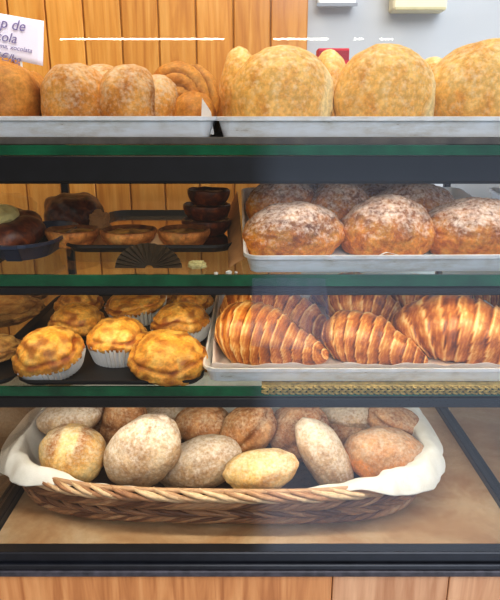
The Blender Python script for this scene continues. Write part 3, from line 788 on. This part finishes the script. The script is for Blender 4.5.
# ------------------------------------------------------------------ papers and mat
def parchment():
    # liner of the croissant tray: floor sheet, turned up sides and a wavy front lip
    x0 = TR3R.location.x - (.425 - P(204, 376, .80).x) / 2; x1 = .425
    zb = Z(SH3 - .0058); mb = MB()
    pts = [(-.001, .034), (.008, .012), (.016, .0)]
    def f(u, v):
        # u across, v from front to back
        w = x1 - x0
        if u < .04: x = x0 + .009 + .010 * (u / .04); zs = .050 * (1 - u / .04) * sm(.02, .2, v) * (.6 + .4 * v)
        else: x = x0 + .019 + (w - .040) * (u - .04) / .96; zs = 0
        y = Yd(.8175) + .42 * v
        zf = .0225 + .0016 * math.sin(u * 31) + .0012 * math.sin(u * 73) if v < .001 else (.010 if v < .03 else 0)
        zs = max(zs, zf)
        return Vector((x, y, zb + zs + .0006))
    mb.surf(80, 50, f)
    o = mb.build('parchment_sheet', M['parch'], None, (x0 + .2, Yd(1.0), zb), smooth=True, world=True)
    o.modifiers.new('thick', 'SOLIDIFY').thickness = .0005
    tag(o, 'off white parchment sheet lining the croissant tray, edge turned up', 'paper')
parchment()
def kraft_side():
    mb = MB()
    xt = P(246, 262, .80).x
    def f(u, v):
        y = Yd(.83) + .42 * v
        z0 = Z(SH2) + .001; zt_ = Z(drop2(.83 + .42 * v)) + .010
        x = xt - .022 * (1 - u) - .018 * v - .003
        return Vector((x, y, z0 + (zt_ - z0) * u ** .7))
    mb.surf(8, 20, f)
    o = mb.build('brown_paper_sheet', M['kraft'], None, (xt, Yd(1.0), Z(SH2)), world=True)
    o.modifiers.new('thick', 'SOLIDIFY').thickness = .0006
    tag(o, 'brown paper sheet propped along the left side of the sugared bun tray', 'paper')
kraft_side()
def white_slip():
    mb = MB(); c = P(388, 247, .835)
    zb = Z(drop2(.84)) + .001
    def f(u, v): return Vector((c.x + .05 * (u - .5) * 1.3, Yd(.822) + .05 * v, zb + .020 - .014 * abs(u - .5) * 2 * 1.0 - .008 * v + .001 * math.sin(u * 20)))
    mb.surf(14, 6, f)
    o = mb.build('paper_slip', M['paper'], None, (c.x, Yd(.84), zb), world=True); o.modifiers.new('thick', 'SOLIDIFY').thickness = .0005
    tag(o, 'white paper slip showing at the tray lip between the middle and right buns', 'paper')
white_slip()
def corner_slip():
    c = P(207, 112, .84); mb = MB(); s = mpp(110, .84)
    z0 = zt + .001
    mb.add([Vector((c.x - 7 * s, Yd(.838), z0)), Vector((c.x + 7 * s, Yd(.832), z0)), Vector((c.x - 5 * s, Yd(.846), P(200, 98, .845).z)), Vector((c.x + 4 * s, Yd(.84), P(200, 112, .845).z))], [(0, 1, 3, 2)])
    o = mb.build('paper_corner', M['paper'], None, (c.x, Yd(.84), z0), smooth=False, world=True); o.modifiers.new('thick', 'SOLIDIFY').thickness = .0006
    tag(o, 'white paper corner sticking up where the two top trays meet', 'paper')
corner_slip()
def mat():
    x0 = P(262, 391, .79).x; x1 = XR - .002; mb = MB()
    z0 = Z(SH3); n = 46; step = (x1 - x0) / n
    for r in range(3):
        zz = z0 + .0002 - .0040 * r
        for i in range(n):
            xa = x0 + i * step; dz = .0016 * (1 if r % 2 else -1)
            mb.tube([(xa, -.0030, zz - dz), (xa + step * .5, -.0052, zz), (xa + step * 1.05, -.0030, zz + dz)], .0017, 6, 0)
    mb.box(x0, x1, -.0020, .02, z0 + .0004, z0 + .0028)
    o = mb.build('straw_mat', M['mat'], None, (x0 + .15, 0, z0), world=True)
    tag(o, 'woven straw mat edge hanging over the third shelf under the croissant tray', 'mat')
mat()
def reflection():  # added sheet imitating a reflection in the front glass
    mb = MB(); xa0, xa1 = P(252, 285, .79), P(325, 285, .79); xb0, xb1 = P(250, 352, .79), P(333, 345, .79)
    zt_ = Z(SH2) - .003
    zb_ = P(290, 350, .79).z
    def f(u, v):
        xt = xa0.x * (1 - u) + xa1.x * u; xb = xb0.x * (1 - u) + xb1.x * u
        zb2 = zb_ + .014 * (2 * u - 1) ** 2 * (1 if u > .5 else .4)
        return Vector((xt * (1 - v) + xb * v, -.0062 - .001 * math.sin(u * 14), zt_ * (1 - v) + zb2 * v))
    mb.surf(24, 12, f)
    o = mb.build('reflection_sheet', M['reflection'], None, ((xa0.x + xa1.x) / 2, -.006, zb_), world=True)
    tag(o, 'see-through bluish sheet imitating a glass reflection in front of the croissants', 'reflection')
reflection()

# ------------------------------------------------------------------ basket
BX, BY = -.051, Yd(1.055)
BCS, BSN = math.cos(-.022), math.sin(-.022)      # the basket stands slightly askew
def se(t, a, b, n):
    c, s = math.cos(t), math.sin(t)
    x = a * math.copysign(abs(c) ** (2 / n), c); y = b * math.copysign(abs(s) ** (2 / n), s)
    return Vector((BX + x * BCS - y * BSN, BY + x * BSN + y * BCS, 0))
ZR, ZB = Z(.572), Z(FLOOR) + .0015
def wall(t, s, out=0.):
    """s 0 at the rim, 1 at the foot; arc parameter t"""
    k = max(s, 0) ** 1.15
    a = .384 - .036 * k + out; b = .222 - .028 * k + out
    p = se(t, a, b, 3.1 + .8 * k); p.z = ZR + (ZB - ZR) * s
    return p
# equal-arc table
tabs = []; acc = 0; prev = wall(0, 0)
for i in range(1, 2001):
    q = wall(2 * PI * i / 2000, 0); acc += (q - prev).length; tabs.append(acc); prev = q
import bisect
def tarc(f):
    f = f % 1.0; i = bisect.bisect_left(tabs, f * acc); return 2 * PI * (i + 1) / 2000
basket = empty('bread_basket', (BX, BY, ZB), 'wide brown wicker basket with diagonal weave holding floured rolls', 'basket')
def bpart(mb, name, mat, smooth=True):
    L = Vector(basket.location); mb.v = [v - L for v in mb.v]
    return mb.build(name, mat, basket, smooth=smooth)
mb = MB()
mb.surf(160, 10, lambda u, v: wall(tarc(u), v, -.006), True, False); bpart(mb, 'inner_wall', M['wicker_dark'])
mb = MB(); mb.surf(160, 2, lambda u, v: (wall(tarc(u), 1, -.006) * v + Vector((BX, BY, ZB)) * (1 - v)) + Vector((0, 0, .002)), True, False); bpart(mb, 'basket_floor', M['wicker_dark'])
rnd = random.Random(9)
rows = [(-.03, .26, 1, 74, .0052, .15), (.20, .50, -1, 74, .0050, .7), (.44, .74, 1, 74, .0048, .75), (.68, .96, -1, 74, .0045, .6)]
for ri, (s0, s1, dr, n, r, tn) in enumerate(rows):
    mb = MB(); ln = .046; n = 58
    for i in range(n):
        f0 = i / n + rnd.uniform(-.001, .001)
        for sub in range(2):
            fo = f0 + sub * .0062; pts = []
            for k in range(7):
                q = k / 6; s = s0 + (s1 - s0) * q + .02 * sub
                pts.append(wall(tarc(fo + dr * ln * (q - .5)), max(-.05, s), -.004 + .0120 * math.sin(PI * q)))
            mb.tube(pts, [r * .55, r * .75, r * .8, r * .8, r * .8, r * .75, r * .55], 6, min(1, max(0, tn + rnd.uniform(-.35, .45))))
    bpart(mb, 'woven_band', M['wicker'])
mb = MB()
mb.tube([wall(tarc(i / 160), .0, -.003) for i in range(160)], .0045, 8, .3, True)
n = 130
for i in range(n):
    p = wall(tarc(i / n), .97, .001); q = wall(tarc((i + .9) / n), .90, .003)
    mb.tube([p, (p + q) / 2 + Vector((0, 0, .001)), q], .0034, 6, .2 + .5 * rnd.random())
bpart(mb, 'rim_and_foot_braid', M['wicker'])

def liner():
    mb = MB()
    def over(t):
        c, s = math.cos(t), math.sin(t)
        side = sm(.42, .72, abs(c))
        o = .004 + .034 * side
        front = sm(-.2, -.7, s)
        if front > 0 and c > 0: o += .012 * sm(.45, .75, c)
        back = sm(.2, .7, s); o = o * (1 - back) + .018 * back
        mid = front * sm(.60, .22, c) * sm(-.78, -.30, c)
        return o, mid
    def f(u, v):
        t = tarc(u); o, mid = over(t)
        wob = .006 * nz((math.cos(t) * 7, math.sin(t) * 7, v * 1.5), 1.5, 4) + .010 * nz((math.cos(t) * 2.5, math.sin(t) * 2.5, v * 1.2), 1.7, 9)
        lip = .022 * (1 - mid)
        if v < .6:
            s = .93 * (1 - v / .6) ** .9
            p = wall(t, s + mid * .10 * (v / .6), -.014 + wob * (1 - .5 * v))
            p.z += .009 * (1 - mid) * (v / .6) ** 3
            # corners of the cloth swing inwards as folds
        else:
            w = (v - .6) / .4; a = w * PI * .95
            if mid > .99:
                p = wall(t, .10 + .0 * w, -.014 + wob + .001 * w)
            else:
                k = 1 - mid
                q = wall(t, .10 * mid, -.014 + wob)
                out = Vector((q.x - BX, (q.y - BY) * 1.8, 0)).normalized()
                p = q + out * ((1 - math.cos(min(a, PI))) * .5 * (.014 + .012 + o * .35) * k)
                p.z += (.009 + .005 * math.sin(a)) * k - o * .6 * sm(.35, 1, w) * k
        return p
    mb.surf(260, 34, f, True, False)
    L = Vector((BX, BY, ZB)); 
    o = mb.build('basket_cloth', M['cloth'], None, L, world=True)
    so = o.modifiers.new('thick', 'SOLIDIFY'); so.thickness = .0015
    tag(o, 'off white linen cloth lining the wicker basket and folded over its rim', 'cloth')
liner()

# ------------------------------------------------------------------ things on the wall
def text_part(txt, size, loc, mat, parent, shear=.25, rot=(PI / 2, 0, 0), bold=.0):
    cu = bpy.data.curves.new('writing', 'FONT'); cu.body = txt; cu.size = size; cu.shear = shear; cu.extrude = .0002; cu.offset = bold
    cu.materials.append(mat); o = bpy.data.objects.new('writing', cu); C.objects.link(o)
    bpy.context.view_layer.update()
    me = bpy.data.meshes.new_from_object(o.evaluated_get(bpy.context.evaluated_depsgraph_get())); bpy.data.objects.remove(o)
    me.name = 'writing'; o = bpy.data.objects.new('writing', me); C.objects.link(o)
    o.location = loc; o.rotation_euler = rot; o.parent = parent
    return o
def sign():
    ys = Yd(1.10); d = 1.10
    tl, tr, br, bl = P(-30, 8, d), P(44, 21, d), P(43, 66, d), P(-30, 50, d)
    c = (tr + br) / 2
    root = empty('price_sign', (tl.x * .5 + tr.x * .5, ys, br.z), 'white handwritten price card tilted above the left brown loaf', 'sign')
    L = Vector(root.location)
    mb = MB()
    mb.surf(12, 8, lambda u, v: (tl * (1 - u) + tr * u) * (1 - v) + (bl * (1 - u) + br * u) * v - L + Vector((0, .002 * math.sin(u * 3), 0)))
    o = mb.build('card', plain('lilac_white_card', S(236, 226, 232), .6, 0, .03, 20), root); o.modifiers.new('t', 'SOLIDIFY').thickness = .0006
    s = mpp(35, d); an = -math.atan2(tl.z - tr.z, tr.x - tl.x)
    for txt, px, py, size in (('Pap de', -13, 25, 14), ('Xocola', -21, 37, 13), ('crema, xocolata', -9, 46, 6.4), ('3.5€/kg', -13, 58, 11)):
        p = P(px, py, d) - L + Vector((0, -.0022, 0))
        p.z -= 0
        text_part(txt, size * s, p, M['ink'], root, rot=(PI / 2, -an, 0) if False else (PI / 2, -an * 1.0, 0))
    st = MB()
    zt0 = Z(.0214) + .0018
    xs_ = P(20, 60, d).x - L.x
    st.box(xs_ - .0015, xs_ + .0015, .003, .006, zt0 - L.z, P(20, 40, d).z - L.z); st.box(xs_ - .015, xs_ + .015, -.002, .012, zt0 - L.z, zt0 + .004 - L.z)
    st.build('card_stand', M['white_plastic'], root, smooth=False)
sign()
def wallbox(x0, y0, x1, y1, name, label, cat, mat, dep, extra):
    d = 1.50 - dep + .02; a = P(x0, y1, d); b = P(x1, y1, d); t = P(x0, y0, d)
    root = empty(name, ((a.x + b.x) / 2, WY + .02, a.z), label, cat); L = Vector(root.location)
    mb = MB(); mb.box(a.x - L.x, b.x - L.x, -dep, 0, 0, t.z - L.z, 0, .004); mb.build('housing', mat, root, smooth=False)
    extra(root, b.x - a.x, t.z - a.z, dep)
def ex1(root, w, h, dep):
    mb = MB(); mb.box(-w * .5 - .003, w * .5 + .003, -dep - .004, -dep, -.003, .004); mb.build('bottom_trim', M['grey_plastic'], root, smooth=False)
    mb = MB(); mb.box(-w * .32, w * .32, -dep - .003, -dep, h * .3, h * .8, 0, .001); mb.build('cover', M['grey_plastic'], root, smooth=False)
wallbox(318, -45, 356, 5, 'wall_box', 'white box with grey lower trim on the grey wall, top edge', 'box', M['white_plastic'], .03, ex1)
def ex2(root, w, h, dep):
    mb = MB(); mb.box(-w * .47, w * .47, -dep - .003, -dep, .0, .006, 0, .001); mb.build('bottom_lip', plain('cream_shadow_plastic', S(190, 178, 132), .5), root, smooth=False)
    mb = MB(); mb.box(-w * .35, w * .35, -dep - .004, -dep, h * .45, h * .7, 0, .001); mb.build('front_panel', M['white_plastic'], root, smooth=False)
wallbox(393, -60, 447, 10, 'meter_box', 'cream plastic box on the wall right of the white box', 'box', M['cream_plastic'], .05, ex2)
def redbox():
    d = 1.2; a = P(320, 58, d); b = P(352, 58, d); t = P(320, 46, d)
    d2 = 1.24
    root = empty('red_carton', ((a.x + b.x) / 2, Yd(d), Z(.0214) + .0025), 'small red carton behind the first two round breads', 'box'); L = Vector(root.location)
    w = (b.x - a.x) / 2; h = t.z - L.z
    mb = MB(); mb.box(-w, w, .035, .075, 0, h, 0, .0015); mb.build('carton', M['red'], root, smooth=False)
    mb = MB(); mb.box(-w * .98, w * .98, .034, .0355, h * .86, h * .97); mb.build('lid_edge', plain('dark_red_card', S(140, 26, 40), .5), root, smooth=False)
redbox()
def teal_ring():
    c = P(520, 200, 1.5); c.y = WY + .0185; mb = MB()
    r = 27 * mpp(200, 1.5)
    mb.tube([c + Vector((math.cos(2 * PI * i / 48) * r, 0, math.sin(2 * PI * i / 48) * r)) for i in range(48)], .0065, 8, 0, True)
    tag(mb.build('ring_emblem', M['teal'], None, c, world=True), 'teal ring shaped mark on the pale wall at the far right', 'emblem')
teal_ring()
# small dark hook on the right counter
def clip():
    c = P(470, 412, dist(412, FLOOR + .012)); c.z = Z(FLOOR + .012); mb = MB()
    mb.tube([c + Vector((-.006, 0, .004)), c + Vector((0, -.004, .010)), c + Vector((.008, .004, .006)), c + Vector((.012, .01, .004))], .004, 8)
    tag(mb.build('cable_clip', M['black'], None, c, world=True), 'small black clip on the pale counter beyond the right side rail', 'clip')
clip()

# ------------------------------------------------------------------ light
w = bpy.data.worlds.new('sky'); bpy.context.scene.world = w; w.use_nodes = True
nt = w.node_tree; bg = nt.nodes['Background']
tc = nt.nodes.new('ShaderNodeTexCoord'); sx = nt.nodes.new('ShaderNodeSeparateXYZ'); nt.links.new(tc.outputs['Generated'], sx.inputs[0])
# street side (y < 0): open bright sky to the right, shaded facade to the left; shop side: dim warm
ratio = math_n(nt, 'DIVIDE', sx.outputs[0], math_n(nt, 'MAXIMUM', math_n(nt, 'ABSOLUTE', sx.outputs[1]), .05))
fr = ramp(nt, math_n(nt, 'ADD', math_n(nt, 'MULTIPLY', ratio, .5), .5), [(.500, S(120, 114, 108)), (.525, S(214, 228, 252))])
zz = ramp(nt, math_n(nt, 'ADD', math_n(nt, 'MULTIPLY', sx.outputs[2], .5), .5), [(.20, (.52,) * 3), (.42, (.42,) * 3), (.50, (.22,) * 3), (.57, (.16,) * 3), (.62, (1.0,) * 3)])
street = mix(nt, 1., fr.outputs[0], zz.outputs[0], 'MULTIPLY')
isstreet = ramp(nt, math_n(nt, 'ADD', math_n(nt, 'MULTIPLY', sx.outputs[1], .5), .5), [(.45, (1, 1, 1)), (.55, (0, 0, 0))])
col = mix(nt, isstreet.outputs[0], (.12, .095, .062), street)
nt.links.new(col, bg.inputs['Color']); bg.inputs['Strength'].default_value = 2.8

def area(name, loc, target, size, sizey, power, col):
    l = bpy.data.lights.new(name, 'AREA'); l.shape = 'RECTANGLE'; l.size = size; l.size_y = sizey; l.energy = power; l.color = col
    o = bpy.data.objects.new(name, l); C.objects.link(o); o.location = loc
    o.rotation_euler = (Vector(target) - Vector(loc)).to_track_quat('-Z', 'Y').to_euler()
    return o
area('street_daylight', (.7, -2.0, 2.9), (.0, .2, .9), 2.2, 1.4, 60, (1, .98, .95))
area('shop_ceiling_light', (-.3, .35, 2.35), (-.1, .35, 1.2), 1.2, .5, 8, (1, .86, .66))

for (x0, x1, drop, pw, cc) in ((XL + .03, XR - .03, .4075, 1.7, (1, .93, .82)), (XL + .03, XR - .03, .2350, .80, (1, .84, .60)), (.0, XR - .03, .0820, .33, (1, .90, .74)), (XL + .03, -.01, .0820, .17, (1, .84, .6))):  # added fill lights under the rails to brighten the shelves, no real fittings
    area('shelf_fill', ((x0 + x1) / 2, .014, Z(drop)), ((x0 + x1) / 2, .16, Z(drop + .16)), x1 - x0, .008, pw, cc)

for xa, xb in ((-1.46, -.20), (.18, .60), (.80, .87), (1.00, 1.10)):      # shop tubes across the street, mirrored by the front pane
    area('street_tube', ((xa + xb) / 2, -4.22, 1.897), ((xa + xb) / 2, 0, 1.897), xb - xa, .014, 20 * PI * (xb - xa) * .022, (1, .95, .82))

# ------------------------------------------------------------------ camera
cam = bpy.data.cameras.new('camera'); co_ = bpy.data.objects.new('camera', cam); C.objects.link(co_)
co_.location = (0, CAMY, EYE); co_.rotation_euler = (PI / 2 - PITCH, 0, 0)
cam.sensor_fit = 'HORIZONTAL'; cam.sensor_width = 36; cam.lens = FPX / 500 * 36; cam.clip_start = .02
bpy.context.scene.camera = co_
sc = bpy.context.scene
sc.view_settings.view_transform = 'Standard'; sc.view_settings.look = 'Medium High Contrast'; sc.view_settings.exposure = 0
